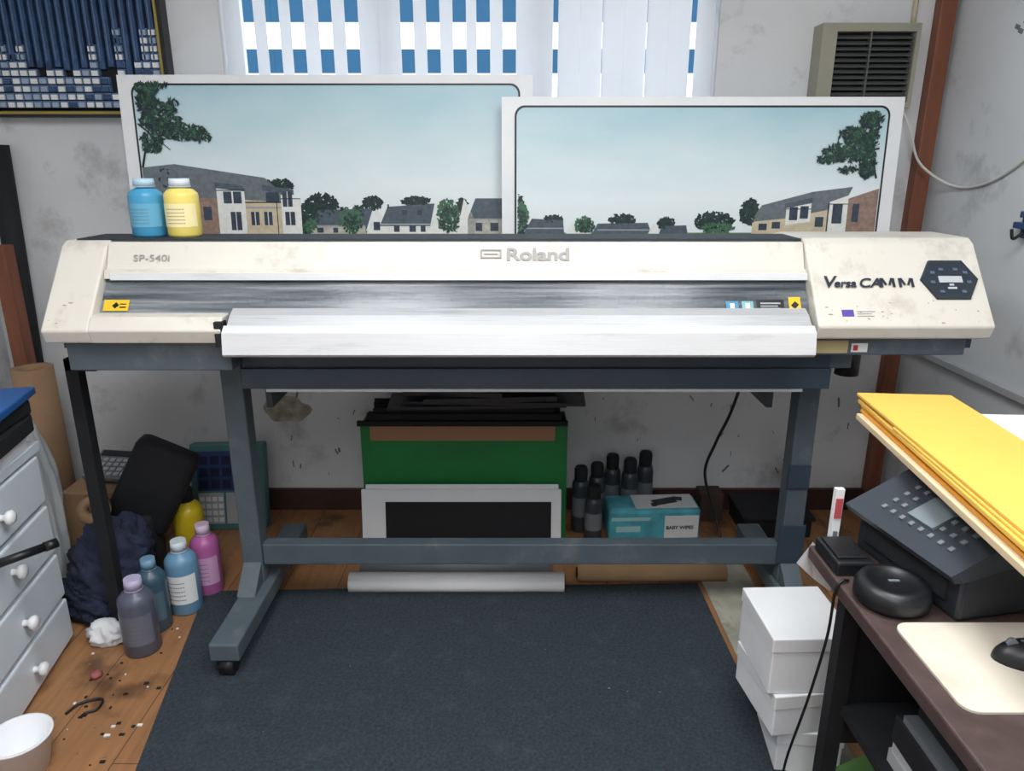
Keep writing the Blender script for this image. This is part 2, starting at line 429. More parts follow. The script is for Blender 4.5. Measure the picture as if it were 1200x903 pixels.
# the two capital Ms are cut from bars so that they stay crisp
ml = []
for q in (0.0, 0.052):
    ml += [((q+0.000,0,0),(q+0.007,0.028,0.0012)),((q+0.034,0,0),(q+0.041,0.028,0.0012)),((q+0.0085,0.006,0),(q+0.0145,0.029,0.0012),0,(0,0,0.42)),((q+0.0265,0.006,0),(q+0.0325,0.029,0.0012),0,(0,0,-0.42))]
boxes('model_text_mm', ml, M_txtd, P, loc=face_pt(1.018, 0.56, 0.004), rot=(FA,0,0))
boxes('cover_badge', [((-0.016,-0.010,0), (0.016,0.010,0.001))], mat('badge_purple', (84,70,160), 0.5), P, loc=face_pt(0.915, 0.86, 0.001), rot=(FA,0,0))
boxes('cover_small_print', [((0,0.004,0),(0.05,0.006,0.0008)),((0,-0.003,0),(0.04,-0.001,0.0008)),((0,-0.01,0),(0.045,-0.008,0.0008))], M_txt, P, loc=face_pt(0.94, 0.86, 0.001), rot=(FA,0,0))
HA = math.radians(65.1)
def hood_pt(x, s, off=0.003): return Vector((x, 2.095-0.033*s-0.907*off, 1.286-0.071*s+0.42*off))
text('brand_text', 'Roland', hood_pt(-0.018, 0.68), (HA,0,0), 0.050, M_txt, P, bold=0.0012, sx=1.3)
boxes('brand_symbol', [((-0.03,-0.010,0),(0.03,-0.006,0.001)), ((-0.03,0.012,0),(0.03,0.016,0.001)), ((-0.03,-0.006,0),(-0.025,0.012,0.001)), ((0.025,-0.006,0),(0.03,0.012,0.001)), ((-0.02,0.001,0),(0.02,0.004,0.001))], M_txt, P, loc=hood_pt(-0.06,0.48), rot=(HA,0,0))
text('type_text', 'SP-540i', hood_pt(-1.075, 0.72), (HA,0,0), 0.027, M_txt, P, sx=1.3)
WA = math.atan2(0.092, 0.065)
def win_pt(x, s, off=0.002): return Vector((x, 2.055-0.065*s-0.82*off, 1.192-0.092*s+0.57*off))
def sticker(nm, x, s, w_, h_, m_): boxes(nm, [((-w_/2,-h_/2,0),(w_/2,h_/2,0.001))], m_, P, loc=win_pt(x, s), rot=(WA,0,0))
sticker('sticker_yellow', -1.105, 0.78, 0.07, 0.033, M_ylab)
sticker('sticker_blue', 0.615, 0.80, 0.035, 0.030, mat('st_blue', (60,130,170), 0.4))
sticker('sticker_teal', 0.658, 0.80, 0.032, 0.030, mat('st_teal', (120,170,175), 0.4))
sticker('sticker_black', 0.722, 0.78, 0.075, 0.036, M_black)
sticker('sticker_warning', 0.790, 0.76, 0.033, 0.046, M_ylab)
boxes('sticker_marks', [((-0.028,0.004,0.001),(0.028,0.008,0.0015)),((-0.028,-0.004,0.001),(0.02,-0.001,0.0015)),((-0.028,-0.011,0.001),(0.025,-0.008,0.0015))], M_lgrey, P, loc=win_pt(0.722,0.78), rot=(WA,0,0))
boxes('sticker_squares', [((-0.006,-0.006,0.001),(0.006,0.008,0.0015)),((0.037,-0.006,0.001),(0.049,0.008,0.0015))], M_label, P, loc=win_pt(0.615,0.80), rot=(WA,0,0))
boxes('warning_mark', [((-0.009,-0.009,0.001),(0.009,0.006,0.0015),0,(0,0,0.78))], M_black, P, loc=win_pt(0.79,0.76), rot=(WA,0,0))
boxes('warning_mark_left', [((-0.009,-0.007,0.001),(0.006,0.006,0.0015),0,(0,0,0.78)),((0.01,-0.008,0.001),(0.028,-0.004,0.0015)),((0.01,0.002,0.001),(0.028,0.005,0.0015))], M_black, P, loc=win_pt(-1.105,0.78), rot=(WA,0,0))
box('rail_label', (0.845, 1.972, 0.992), (0.94, 1.976, 1.028), mat('label_tan', (176,162,120), 0.6), P)
box('rail_label_white', (0.95, 1.972, 0.995), (0.995, 1.976, 1.02), M_label, P)
box('rail_label_red', (0.955, 1.970, 1.0), (0.967, 1.973, 1.015), mat('label_red', (190,40,40), 0.6), P)
rn = random.Random(12); bm = bmesh.new()
for _ in range(26):
    x = rn.uniform(0.85,1.29) if rn.random() < 0.75 else rn.uniform(-1.27,-1.16)
    s = rn.uniform(0.7, 0.98)
    p = face_pt(x, s, 0.0006 if x > 0 else -0.006); r = rn.uniform(0.0008, 0.0022)
    M = Matrix.Translation(p) @ Euler((FA,0,0)).to_matrix().to_4x4() @ Matrix.Diagonal((rn.uniform(1,3.5),1,1,1))
    bmesh.ops.create_circle(bm, cap_ends=True, segments=7, radius=r, matrix=M)
finish('cover_smudges', bm, mat('smudge_brown', (150,136,114), 0.7), P)

# ------------------------------------------------------------------ posters
def sky_mat(nm, z0, z1, top, bot):
    m = bpy.data.materials.new(nm); m.use_nodes = True
    N = m.node_tree.nodes; L = m.node_tree.links; b = N['Principled BSDF']; b.inputs['Roughness'].default_value = 0.35
    tc = N.new('ShaderNodeTexCoord'); sp = N.new('ShaderNodeSeparateXYZ'); L.new(tc.outputs['Object'], sp.inputs[0])
    mr = N.new('ShaderNodeMapRange'); mr.inputs['From Min'].default_value = z0; mr.inputs['From Max'].default_value = z1
    L.new(sp.outputs['Z'], mr.inputs['Value'])
    nz = N.new('ShaderNodeTexNoise'); nz.inputs['Scale'].default_value = 2.2; nz.inputs['Detail'].default_value = 6
    mp = N.new('ShaderNodeMapping'); mp.inputs['Scale'].default_value = (1,1,3); L.new(tc.outputs['Object'], mp.inputs['Vector']); L.new(mp.outputs[0], nz.inputs['Vector'])
    ad = N.new('ShaderNodeMath'); ad.operation = 'MULTIPLY_ADD'; L.new(nz.outputs[0], ad.inputs[0]); ad.inputs[1].default_value = -0.55
    L.new(mr.outputs[0], ad.inputs[2])
    rp = N.new('ShaderNodeValToRGB'); rp.color_ramp.elements[0].position = -0.0; rp.color_ramp.elements[0].color = lin(bot)
    rp.color_ramp.elements[1].position = 0.72; rp.color_ramp.elements[1].color = lin(top)
    L.new(ad.outputs[0], rp.inputs[0]); L.new(rp.outputs[0], b.inputs['Base Color'])
    return m
A = {k: mat('art_'+k, c, 0.4, var=v, scale=60) for k, c, v in (
    ('roof', (100,108,114), 0.2), ('roofd', (74,86,96), 0.2), ('wall', (220,222,218), 0.08), ('beige', (196,182,156), 0.12), ('brick', (140,116,104), 0.25),
    ('glass', (50,62,78), 0.3), ('leaf', (28,56,52), 0.4), ('leaf2', (50,88,66), 0.4), ('leaf3', (18,38,40), 0.3), ('tree', (62,100,76), 0.35), ('grass', (90,120,70), 0.2), ('stone', (176,174,164), 0.2), ('line', (150,156,160), 0.05))}
def poster(nm, loc, wid, hei, u0, k, z275, kz, lean):
    g = group(nm, loc, (math.radians(-lean), 0, 0))
    box('board', (-wid/2, 0, 0), (wid/2, 0.006, hei), M_white, g)
    def T(u, v, d): return ((u-u0)*k, -0.001*d, z275+(275-v)*kz)
    ins = 0.045
    bo = rrect(-wid/2+ins, wid/2-ins, 0.04, hei-0.028, 0.035)
    poly('border_line', [(p[0], -0.001, p[1]) for p in bo], M_black, g)
    bi = rrect(-wid/2+ins+0.007, wid/2-ins-0.007, 0.048, hei-0.035, 0.03)
    poly('sky_print', [(p[0], -0.0015, p[1]) for p in bi], sky_mat(nm+'_sky', z275, hei, (158,194,206), (220,230,232)), g)
    ll = (-wid/2+ins+0.007)/k+u0; rr = (wid/2-ins-0.007)/k+u0
    poly('grass_print', [T(ll+12, 330, 2.2), T(rr-12, 330, 2.2), T(rr-0.5, 275, 2.2), T(ll+0.5, 275, 2.2)], A['grass'], g)
    return g, T, ll, rr
def shapes(g, T, lst):
    for i, (key, pts, d) in enumerate(lst):
        poly('print_%s_%d' % (key, i+1), [T(u, v, d) for u, v in pts], A[key], g)
def rects(nm, g, T, key, lst, d):
    bm = bmesh.new()
    for (u0, v0, u1, v1) in lst:
        bm.faces.new([bm.verts.new(T(u, v, d)) for u, v in ((u0,v0),(u1,v0),(u1,v1),(u0,v1))])
    finish(nm, bm, A[key], g)
def leaves(nm, g, T, cl, key, seed, d=6, size=4, bounds=None, asp=0.35):
    rn = random.Random(seed); bm = bmesh.new()
    for (cu, cv, ru, rv, n) in cl:
        for _ in range(n):
            a = rn.uniform(0, 6.28); q = rn.random()**0.6
            u = cu+ru*q*math.cos(a); v = cv+rv*q*math.sin(a); s = size*rn.uniform(0.5, 1.3); t = rn.uniform(0, 3.14)
            if bounds and (u-s < bounds[0] or u+s > bounds[1] or v-s < bounds[2]): continue
            pts = [(u+s*math.cos(t), v+s*math.sin(t)), (u-s*asp*math.sin(t), v+s*asp*math.cos(t)), (u-s*math.cos(t), v-s*math.sin(t)), (u+s*asp*math.sin(t), v-s*asp*math.cos(t))]
            dd = d+rn.uniform(0, 0.8)
            bm.faces.new([bm.verts.new(T(p[0], p[1], dd)) for p in pts])
    finish(nm, bm, A[key], g)
def twigs(nm, g, T, segs, d=5.5):
    bm = bmesh.new()
    for (u0, v0, u1, v1, w0) in segs:
        dx, dy = u1-u0, v1-v0; l = math.hypot(dx, dy); nx, ny = -dy/l*w0, dx/l*w0
        bm.faces.new([bm.verts.new(T(*q, d)) for q in ((u0+nx,v0+ny),(u0-nx,v0-ny),(u1-nx*0.4,v1-ny*0.4),(u1+nx*0.4,v1+ny*0.4))])
    finish(nm, bm, A['leaf3'], g)
def foliage(g, T, cl, seed, bounds):
    leaves('print_foliage_dark', g, T, cl, 'leaf3', seed, d=6.0, size=4.2, bounds=bounds)
    leaves('print_foliage_mid', g, T, [(c[0],c[1],c[2],c[3],int(c[4]*0.8)) for c in cl], 'leaf', seed+1, d=6.9, size=3.4, bounds=bounds)
    leaves('print_foliage_light', g, T, [(c[0]+2,c[1]-2,c[2]*0.9,c[3]*0.9,int(c[4]*0.35)) for c in cl], 'leaf2', seed+2, d=7.8, size=3.0, bounds=bounds)
def canopy(g, T, cl, seed, bounds):
    leaves('print_trees_dark', g, T, cl, 'leaf3', seed, d=2.4, size=3.0, bounds=bounds, asp=0.6)
    leaves('print_trees_mid', g, T, [(c[0],c[1],c[2]*0.95,c[3]*0.95,int(c[4]*0.6)) for c in cl], 'leaf', seed+1, d=2.7, size=2.4, bounds=bounds, asp=0.6)
g1, T1, l1, r1 = poster('printed_sign_board', (-0.660, 2.72, 1.0), 1.468, 0.80, 380, 0.00299, 0.262, 0.0030, 3)
shapes(g1, T1, [
    ('roof', [(l1+1,200),(192,196),(300,212),(332,240),(250,240),(l1+1,236)], 3.3),
    ('brick', [(l1+1,236),(246,236),(246,280),(l1+1,280)], 3.4),
    ('wall', [(240,222),(274,226),(274,280),(240,280)], 3.5), ('roofd', [(238,217),(272,221),(276,228),(238,224)], 3.55),
    ('beige', [(274,238),(318,240),(318,280),(274,280)], 3.4), ('wall', [(318,232),(342,236),(342,280),(318,280)], 3.5),
    ('roofd', [(296,220),(334,226),(334,232),(296,227)], 3.55),
    ('roofd', [(352,276),(362,250),(430,248),(420,276)], 3.3), ('wall', [(420,280),(434,248),(446,262),(446,280)], 3.4),
    ('roofd', [(438,268),(448,246),(506,242),(500,268)], 3.5), ('wall', [(438,268),(500,268),(500,280),(438,280)], 3.5), ('wall', [(496,280),(510,240),(534,280)], 3.6),
    ('wall', [(532,280),(542,236),(556,262),(556,280)], 3.5), ('roofd', [(546,260),(556,236),(596,236),(596,262)], 3.5), ('stone', [(546,262),(596,262),(596,280),(546,280)], 3.5),
    ('stone', [(352,270),(420,270),(420,280),(352,280)], 3.4)])
rects('print_windows', g1, T1, 'glass', [(248,228,270,242),(300,229,316,240),(320,228,332,246),(280,252,290,268),(296,252,306,268),(322,252,334,268),(255,252,268,274),(455,269,462,276),(474,269,482,276),(488,269,494,276),(360,271,368,277),(380,271,386,277),(556,265,564,275),(574,265,584,275),(430,264,438,274),(510,262,518,272),(186,246,196,262),(204,246,214,262),(222,246,232,262),(466,250,472,256),(484,250,490,256)], 3.8)
rects('print_window_bars', g1, T1, 'wall', [(258,228,260,242),(284.5,252,285.5,268),(300.5,252,301.5,268),(327.5,252,328.5,268),(261,252,262,274),(325.5,228,326.5,246)], 4.0)
rects('print_roof_lines', g1, T1, 'line', [(352,268,420,270),(438,266,500,268),(546,260,596,262),(274,246,318,248)], 4.0)
rects('print_shadow_lines', g1, T1, 'leaf3', [(274,240,318,241.5),(240,226,274,227.2),(318,236,342,237),(438,268,500,269),(312,241,313,280),(448,243,450,248),(490,238,494,244),(390,246,394,251)], 4.1)
B1 = (l1, 900, 101)
foliage(g1, T1, [(168,110,16,9,60),(168,128,18,12,90),(182,148,26,13,120),(208,160,28,10,100),(168,172,14,12,60),(228,165,12,5,24),(195,130,12,7,26),(184,106,10,4,16)], 5, B1)
twigs('print_twigs', g1, T1, [(154,110,200,160,1.2),(170,135,226,166,0.9),(154,150,190,180,1.0),(160,120,192,128,0.8),(154,200,168,150,1.4)])
canopy(g1, T1, [(350,262,14,22,220),(368,244,20,14,240),(430,242,12,8,100),(484,240,18,6,110),(318,220,16,7,80),(182,212,14,12,110),(540,246,6,10,60),(412,252,8,8,60)], 61, B1)
leaves('print_shrubs', g1, T1, [(402,262,14,16,170),(522,256,14,20,240),(352,268,8,8,60)], 'tree', 7, d=4.6, size=2.6, asp=0.6)
leaves('print_shrubs_dark', g1, T1, [(404,266,12,12,70),(524,262,12,16,100)], 'leaf', 8, d=5.4, size=2.2, asp=0.6)
g2, T2, l2, r2 = poster('printed_sign_board', (0.663, 2.655, 1.0), 1.398, 0.722, 824, 0.00296, 0.262, 0.0029, 3)
shapes(g2, T2, [
    ('roof', [(890,262),(902,242),(962,226),(1010,220),(1000,244),(930,258)], 3.4), ('beige', [(892,262),(980,246),(1005,238),(r2-1,222),(r2-1,280),(892,280)], 3.3),
    ('wall', [(932,244),(962,238),(962,262),(932,266)], 3.5), ('roofd', [(930,240),(962,233),(964,239),(930,246)], 3.6), ('wall', [(984,238),(1006,230),(1006,280),(984,280)], 3.5),
    ('brick', [(1006,234),(r2-1,222),(r2-1,280),(1006,280)], 3.5),
    ('roofd', [(612,280),(624,258),(662,260),(664,280)], 3.3), ('wall', [(664,280),(674,258),(690,280)], 3.4),
    ('roofd', [(696,280),(704,264),(765,263),(772,280)], 3.4), ('wall', [(676,280),(684,262),(700,280)], 3.5), ('roofd', [(778,280),(782,267),(812,266),(815,280)], 3.3), ('wall', [(764,280),(772,264),(782,280)], 3.5)])
rects('print_windows', g2, T2, 'glass', [(936,244,946,260),(949,243,959,258),(968,256,978,268),(988,240,1000,264),(900,264,910,272),(916,262,926,270),(1012,240,1020,262)], 3.8)
rects('print_roof_lines', g2, T2, 'line', [(704,271,768,272.5),(616,269,662,270.5)], 4.0)
rects('print_shadow_lines', g2, T2, 'leaf3', [(932,246,962,247),(984,240,1006,241),(982,240,983.5,280),(740,258,743,264),(640,254,643,260)], 4.1)
B2 = (l2, r2, 129)
foliage(g2, T2, [(1022,142,14,9,60),(1010,160,24,11,100),(998,180,30,11,120),(1024,194,10,16,60),(976,188,14,5,26),(1022,174,12,14,50),(1000,200,12,4,16)], 15, B2)
twigs('print_twigs', g2, T2, [(1036,150,990,176,1.2),(1036,175,972,190,1.0),(1036,210,1020,160,1.3)])
canopy(g2, T2, [(888,250,12,16,170),(846,262,24,12,240),(734,260,16,7,100),(788,264,10,8,80),(605,244,9,18,110),(650,260,12,6,60)], 71, B2)
leaves('print_shrubs', g2, T2, [(606,256,14,20,240),(688,266,12,10,120),(850,270,20,8,90)], 'tree', 17, d=4.6, size=2.6, bounds=B2, asp=0.6)
leaves('print_shrubs_dark', g2, T2, [(608,262,12,16,90),(690,268,10,8,40)], 'leaf', 18, d=5.4, size=2.2, bounds=B2, asp=0.6)

# ------------------------------------------------------------------ framed colour sample rack
fr = group('framed_sample_rack', (-1.64, 2.985, 1.67))
M_fry = mat('frame_ochre', (150,132,66), 0.5); M_bl = mat('sample_blue', (48,74,112), 0.5, var=0.4, scale=30); M_bl2 = mat('sample_paleblue', (150,168,190), 0.5)
M_bl3 = mat('sample_steel', (86,112,146), 0.4)
boxes('frame', [((-0.35,-0.04,0),(0.35,0.014,0.022)),((-0.35,-0.04,0.548),(0.35,0.014,0.57)),((-0.35,-0.04,0.022),(-0.328,0.014,0.548)),((0.328,-0.04,0.022),(0.35,0.014,0.548))], M_black, fr)
boxes('frame_inlay', [((-0.335,-0.045,0.010),(0.335,-0.04,0.02)),((-0.335,-0.045,0.02),(-0.328,-0.04,0.55)),((0.326,-0.045,0.02),(0.335,-0.04,0.55))], M_fry, fr)
box('backing', (-0.328, 0.0, 0.022), (0.328, 0.012, 0.548), M_blackm, fr)
rn = random.Random(9); s1 = []; s2 = []; s3 = []
for i in range(19):
    x = -0.318+i*0.0335
    s1.append(((x+0.003, -0.022, 0.14+0.05*rn.random()), (x+0.024, -0.002, 0.54)))
    s1.append(((x+0.010, -0.026, 0.20), (x+0.015, -0.022, 0.53), 1))
    for r in range(int(rn.choice([4,5,6,7,8]) if i < 13 else rn.choice([2,3,6,9,10]))):
        z = 0.035+r*0.028
        s2.append(((x+0.003, -0.026, z), (x+0.027, -0.02, z+0.018), rn.choice([0,0,1,1,2])))
        s3.append(((x, -0.02, z), (x+0.031, -0.004, z+0.024)))
boxes('sample_strips', s1, [M_bl, M_bl3], fr); boxes('sample_labels', s2, [M_label, M_bl2, M_bl], fr); boxes('sample_blocks', s3, M_bl3, fr)

# ------------------------------------------------------------------ wall heater / vent
hv = group('wall_fan_heater', (1.315, 2.99, 1.70))
M_beige = mat('beige_plastic', (150,148,132), 0.5)
boxes('housing', [((-0.18,-0.08,0),(0.18,0.008,0.02)),((-0.18,-0.08,0.262),(0.18,0.008,0.29)),((-0.18,-0.08,0.02),(-0.125,0.008,0.262)),((0.165,-0.08,0.02),(0.18,0.008,0.262)),((-0.125,-0.03,0.02),(0.165,0.008,0.262))], M_beige, hv)
lv = []
for i in range(12): lv.append(((-0.12,-0.075,0.028+i*0.0195),(0.16,-0.055,0.032+i*0.0195),0,(0.5,0,0)))
lv += [((-0.122,-0.06,0.02),(-0.118,-0.035,0.262)), ((0.0,-0.075,0.02),(0.006,-0.05,0.262)), ((0.158,-0.06,0.02),(0.162,-0.035,0.262))]
boxes('louvres', lv, mat('louvre_grey',(84,86,84),0.5), hv)
box('louvre_back', (-0.125,-0.045,0.02), (0.165,-0.03,0.262), M_blackm, hv)
tube('wall_cable', [(1.49,2.955,1.70),(1.52,2.93,1.62),(1.56,2.90,1.50),(1.645,2.80,1.42),(1.65,2.6,1.44),(1.65,2.4,1.54),(1.65,2.2,1.68),(1.65,1.9,1.80)], 0.005, M_cablew)
tube('wall_conduit', [(1.50,2.99,2.0),(1.50,2.99,2.3),(1.50,2.99,2.59)], 0.009, mat('conduit_cream', (190,180,150), 0.5))
hk = group('blue_wall_hook', (1.655, 2.36, 1.32))
boxes('bracket', [((-0.012,-0.03,-0.05),(0.0,0.03,0.05)),((-0.03,-0.015,-0.02),(-0.012,0.045,0.0)),((-0.03,-0.03,0.015),(-0.012,0.02,0.035))], mat('hook_blue',(36,70,110),0.5), hk, bev=0.003)
tube('hook', [(-0.02,0,-0.03),(-0.05,0,-0.05),(-0.06,0,-0.02)], 0.005, M_black, hk)
bm = bmesh.new()
for (y, z) in ((2.62,1.93),(2.60,1.915),(2.58,1.94),(2.46,2.06)):
    add_box(bm, (XR-0.002, y-0.012, z-0.008), (XR, y+0.012, z+0.006), 0, 0, (0.4,0,0))
finish('wall_scuff_marks', bm, M_grey)

# ------------------------------------------------------------------ bottles
def bottle(nm, x, y, z, r, h, body, capm, lab=None, tilt=(0,0,0), capk=0.5):
    g = group(nm, (x,y,z), tilt)
    lathe('body', [(0,0),(r*0.92,0),(r,0.008),(r,0.70*h),(r*0.96,0.75*h),(r*0.75,0.81*h),(r*0.5,0.84*h),(r*0.42,0.86*h),(r*0.42,0.89*h),(0,0.89*h)], body, g)
    bm = bmesh.new(); add_cyl(bm, (0,0,0.87*h), (0,0,h), r*capk, r*capk*0.94, 24); add_cyl(bm, (0,0,0.855*h), (0,0,0.868*h), r*capk*1.02, seg=24)
    finish('cap', bm, capm, g)
    if lab:
        bm = bmesh.new(); n = 20
        for i in range(n):
            a0 = math.radians(200+140*i/n); a1 = math.radians(200+140*(i+1)/n); R = r+0.0012
            bm.faces.new([bm.verts.new((R*math.cos(a), R*math.sin(a), zz)) for a, zz in ((a0,0.18*h),(a1,0.18*h),(a1,0.58*h),(a0,0.58*h))])
        finish('label', bm, lab, g)
        bm = bmesh.new()
        for k in range(5):
            zz = (0.24+0.06*k)*h
            for i in range(8):
                a0 = math.radians(235+8*i); a1 = math.radians(241+8*i); R = r+0.002
                bm.faces.new([bm.verts.new((R*math.cos(a), R*math.sin(a), q)) for a, q in ((a0,zz),(a1,zz),(a1,zz+0.012*h),(a0,zz+0.012*h))])
        finish('label_print', bm, M_grey, g)
    return g
B = lambda n, c: mat(n, c, 0.35)
capw = mat('cap_white', (205,214,224), 0.4)
bottle('ink_bottle', -1.072, 2.19, 1.294, 0.048, 0.165, B('ink_cyan', (66,148,188)), mat('cap_paleblue',(170,200,216),0.4), B('lab_cyan',(96,164,196)), capk=0.62)
bottle('ink_bottle', -0.968, 2.19, 1.294, 0.048, 0.165, B('ink_yellow', (230,210,110)), capw, B('lab_yellow',(238,226,170)), capk=0.62)
bottle('ink_bottle', -1.190, 1.995, 0, 0.054, 0.26, B('ink_grey', (84,88,104)), mat('cap_lilac',(180,172,202),0.4), B('lab_grey',(104,106,120)))
bottle('ink_bottle', -1.200, 2.115, 0, 0.047, 0.26, B('ink_teal', (58,84,100)), mat('cap_bluegrey',(110,146,172),0.4), B('lab_teal',(84,106,120)))
bottle('ink_bottle', -1.145, 2.22, 0, 0.054, 0.268, B('ink_blue', (104,148,180)), capw, M_label)
bottle('ink_bottle', -1.110, 2.335, 0, 0.050, 0.27, B('ink_magenta', (180,98,160)), mat('cap_pink',(215,192,216),0.4), B('lab_pink',(205,160,200)))
bottle('yellow_bottle', -1.235, 2.50, 0.0, 0.055, 0.33, B('bright_yellow', (215,190,40)), M_blackm, None)

# ------------------------------------------------------------------ floor covering
slab('rubber_floor_mat', [(-1.12,2.315),(0.69,2.37),(0.715,0.9),(-0.86,0.9)], 0.0, 0.008, M_mat)
slab('concrete_floor_strip', [(0.71,2.50),(0.90,2.50),(0.90,1.2),(0.72,1.2)], 0.0, 0.006, M_conc)
bm = bmesh.new(); rn = random.Random(21)
for _ in range(80):
    y = rn.uniform(1.5, 2.25); x = rn.uniform(-1.35, -1.10+(2.28-y)*0.15-0.03)
    s = rn.uniform(0.002, 0.009)
    add_box(bm, (x, y, 0), (x+s*rn.uniform(0.5,2), y+s, 0.003), rn.choice([0,0,0,1,2]), 0)
for _ in range(8):
    y = rn.uniform(1.3, 2.2); x = rn.uniform(-0.8, 0.6); s = rn.uniform(0.0015, 0.004)
    add_box(bm, (x, y, 0.008), (x+s*rn.uniform(0.5,2), y+s, 0.0095), 1, 0)
finish('floor_debris', bm, [M_blackm, M_kraft, M_label])
tube('black_wire_scrap', [(-1.27,1.70,0.004),(-1.25,1.74,0.006),(-1.20,1.76,0.004),(-1.19,1.72,0.004),(-1.22,1.70,0.004)], 0.004, M_cable)

# ------------------------------------------------------------------ stuff under printer
def roll(nm, x0, x1, y, r, m1, m2):
    g = group(nm, ((x0+x1)/2, y, r)); h = (x1-x0)/2
    bm = bmesh.new(); add_cyl(bm, (-h,0,0), (h,0,0), r, seg=28); finish('paper', bm, m1, g)
    bm = bmesh.new(); add_cyl(bm, (-h-0.004,0,0), (-h+0.001,0,0), r*0.6, seg=20); add_cyl(bm, (h-0.001,0,0), (h+0.004,0,0), r*0.6, seg=20); finish('core', bm, m2, g)
roll('vinyl_roll', -0.594, 0.19, 2.330, 0.036, mat('vinyl_white',(250,250,252),0.5), M_blackm)
roll('vinyl_roll', -0.57, 0.14, 2.425, 0.035, M_grey, M_kraft)
roll('kraft_tube', 0.245, 0.80, 2.40, 0.033, mat('kraft_light',(172,140,106),0.8,var=0.1), M_blackm)
fb = group('framed_board', (-0.200, 2.575, 0.0), (math.radians(-8),0,0))
boxes('white_mount', [((-0.395,0,0),(0.395,0.012,0.275)),((-0.38,0.013,0),(0.385,0.02,0.292))], M_white, fb, bev=0.003)
box('black_panel', (-0.30,-0.004,0.02), (0.355,0.0,0.225), M_black, fb)
gb = group('green_carton', (-0.19, 2.78, 0.0))
boxes('carton', [((-0.41,-0.09,0),(0.41,-0.085,0.51)),((-0.41,0.085,0),(0.41,0.09,0.51)),((-0.41,-0.085,0),(-0.405,0.085,0.51)),((0.405,-0.085,0),(0.41,0.085,0.51)),((-0.405,-0.085,0),(0.405,0.085,0.01))], M_green, gb)
box('front_flap', (-0.37,-0.10,0.452), (0.36,-0.09,0.512), mat('card_brown',(158,120,92),0.8), gb)
boxes('dark_rim', [((-0.42,-0.10,0.512),(0.41,-0.085,0.532))], M_blackm, gb)
rn = random.Random(4); fl = []
for i in range(12):
    x = -0.39; fl.append(((x+rn.uniform(0,0.03), -0.08+i*0.0135, 0.012), (0.39-rn.uniform(0,0.04), -0.075+i*0.0135, 0.54+rn.uniform(0,0.04))))
boxes('filed_sheets', fl, M_blackm, gb)
blk = group('black_vinyl_offcuts', (-0.13, 2.78, 0.584))
boxes('offcut_sheets', [((-0.36,-0.10,0.0),(0.34,0.09,0.012),0,(0,0,0.05)),((-0.30,-0.09,0.012),(0.42,0.08,0.024),0,(0,0.0,-0.04)),((-0.22,-0.1,0.025),(0.3,0.06,0.045),0,(0,0,0.08)),((-0.30,-0.08,0.045),(0.1,0.08,0.062),0,(0,0,-0.1)),((-0.1,-0.07,0.062),(0.36,0.07,0.08),0,(0,0,0.1))], mat('black_gloss', (32,40,50), 0.3), blk)
M_can = mat('spray_dark', (54,60,68), 0.35)
def can(x, y, h, m_, cm_):
    g = group('spray_can', (x,y,0)); r = 0.036
    lathe('body', [(0,0),(r*0.9,0),(r,0.006),(r,h*0.72),(r*0.9,h*0.77),(r*0.6,h*0.8),(r*0.55,h*0.82),(0,h*0.82)], m_, g)
    lathe('cap', [(r*0.75,h*0.79),(r*0.78,h*0.96),(r*0.65,h),(0,h)], cm_, g)
    lathe('label_band', [(r+0.001,h*0.25),(r+0.001,h*0.55)], M_grey, g)
for x, y, h in ((0.29,2.80,0.29),(0.365,2.86,0.28),(0.44,2.93,0.29),(0.585,2.94,0.30),(0.335,2.70,0.25),(0.51,2.885,0.29)):
    can(x, y, h, M_can, M_blackm)
tp = group('tissue_pack', (0.585, 2.76, 0.0), (0,0,0.04))
M_teal = mat('teal_film', (84,172,188), 0.4, var=0.3, scale=14)
bm = bmesh.new(); add_box(bm, (-0.19,-0.075,0), (0.19,0.075,0.15), 0, 0.018); finish('pack', bm, M_teal, tp, False)
boxes('print', [((-0.08,-0.065,0.1502),(0.175,0.06,0.1516)), ((0.04,-0.0765,0.02),(0.18,-0.0752,0.12)), ((-0.18,-0.0765,0.10),(-0.02,-0.0752,0.115),1), ((-0.16,-0.0765,0.05),(-0.06,-0.0752,0.075),1)], [M_label, mat('film_pale',(170,212,218),0.4)], tp)
boxes('animal_logo', [((0.0,-0.03,0.152),(0.10,0.02,0.1532),0,(0,0,0.3)),((0.09,0.0,0.152),(0.13,0.035,0.1532),0,(0,0,-0.2)),((-0.01,-0.05,0.152),(0.01,-0.02,0.1532))], M_txtd, tp)
text('lettering_front', 'BABY WIPES', (0.046,-0.0772,0.06), (math.pi/2,0,0), 0.021, M_txtd, tp, bold=0.0006)
boxes('dark_storage_tray', [((0.97,2.72,0),(1.25,2.94,0.08)),((0.96,2.71,0.08),(1.26,2.95,0.10))], M_blackm, bev=0.006)
boxes('small_carton', [((0.82,2.87,0),(0.92,2.96,0.13))], mat('dim_card',(70,54,48),0.8), bev=0.003)
tube('power_cable', [(0.86,2.47,0.90),(0.84,2.50,0.80),(0.83,2.60,0.60),(0.80,2.66,0.45),(0.78,2.70,0.30),(0.83,2.66,0.12),(0.86,2.60,0.012),(0.96,2.66,0.012)], 0.006, M_cable)
tube('floor_cable', [(1.10,2.55,0.01),(0.9,2.56,0.01),(0.75,2.56,0.01),(0.62,2.6,0.01),(0.45,2.58,0.01)], 0.006, M_cable)
bm = bmesh.new(); vs = []
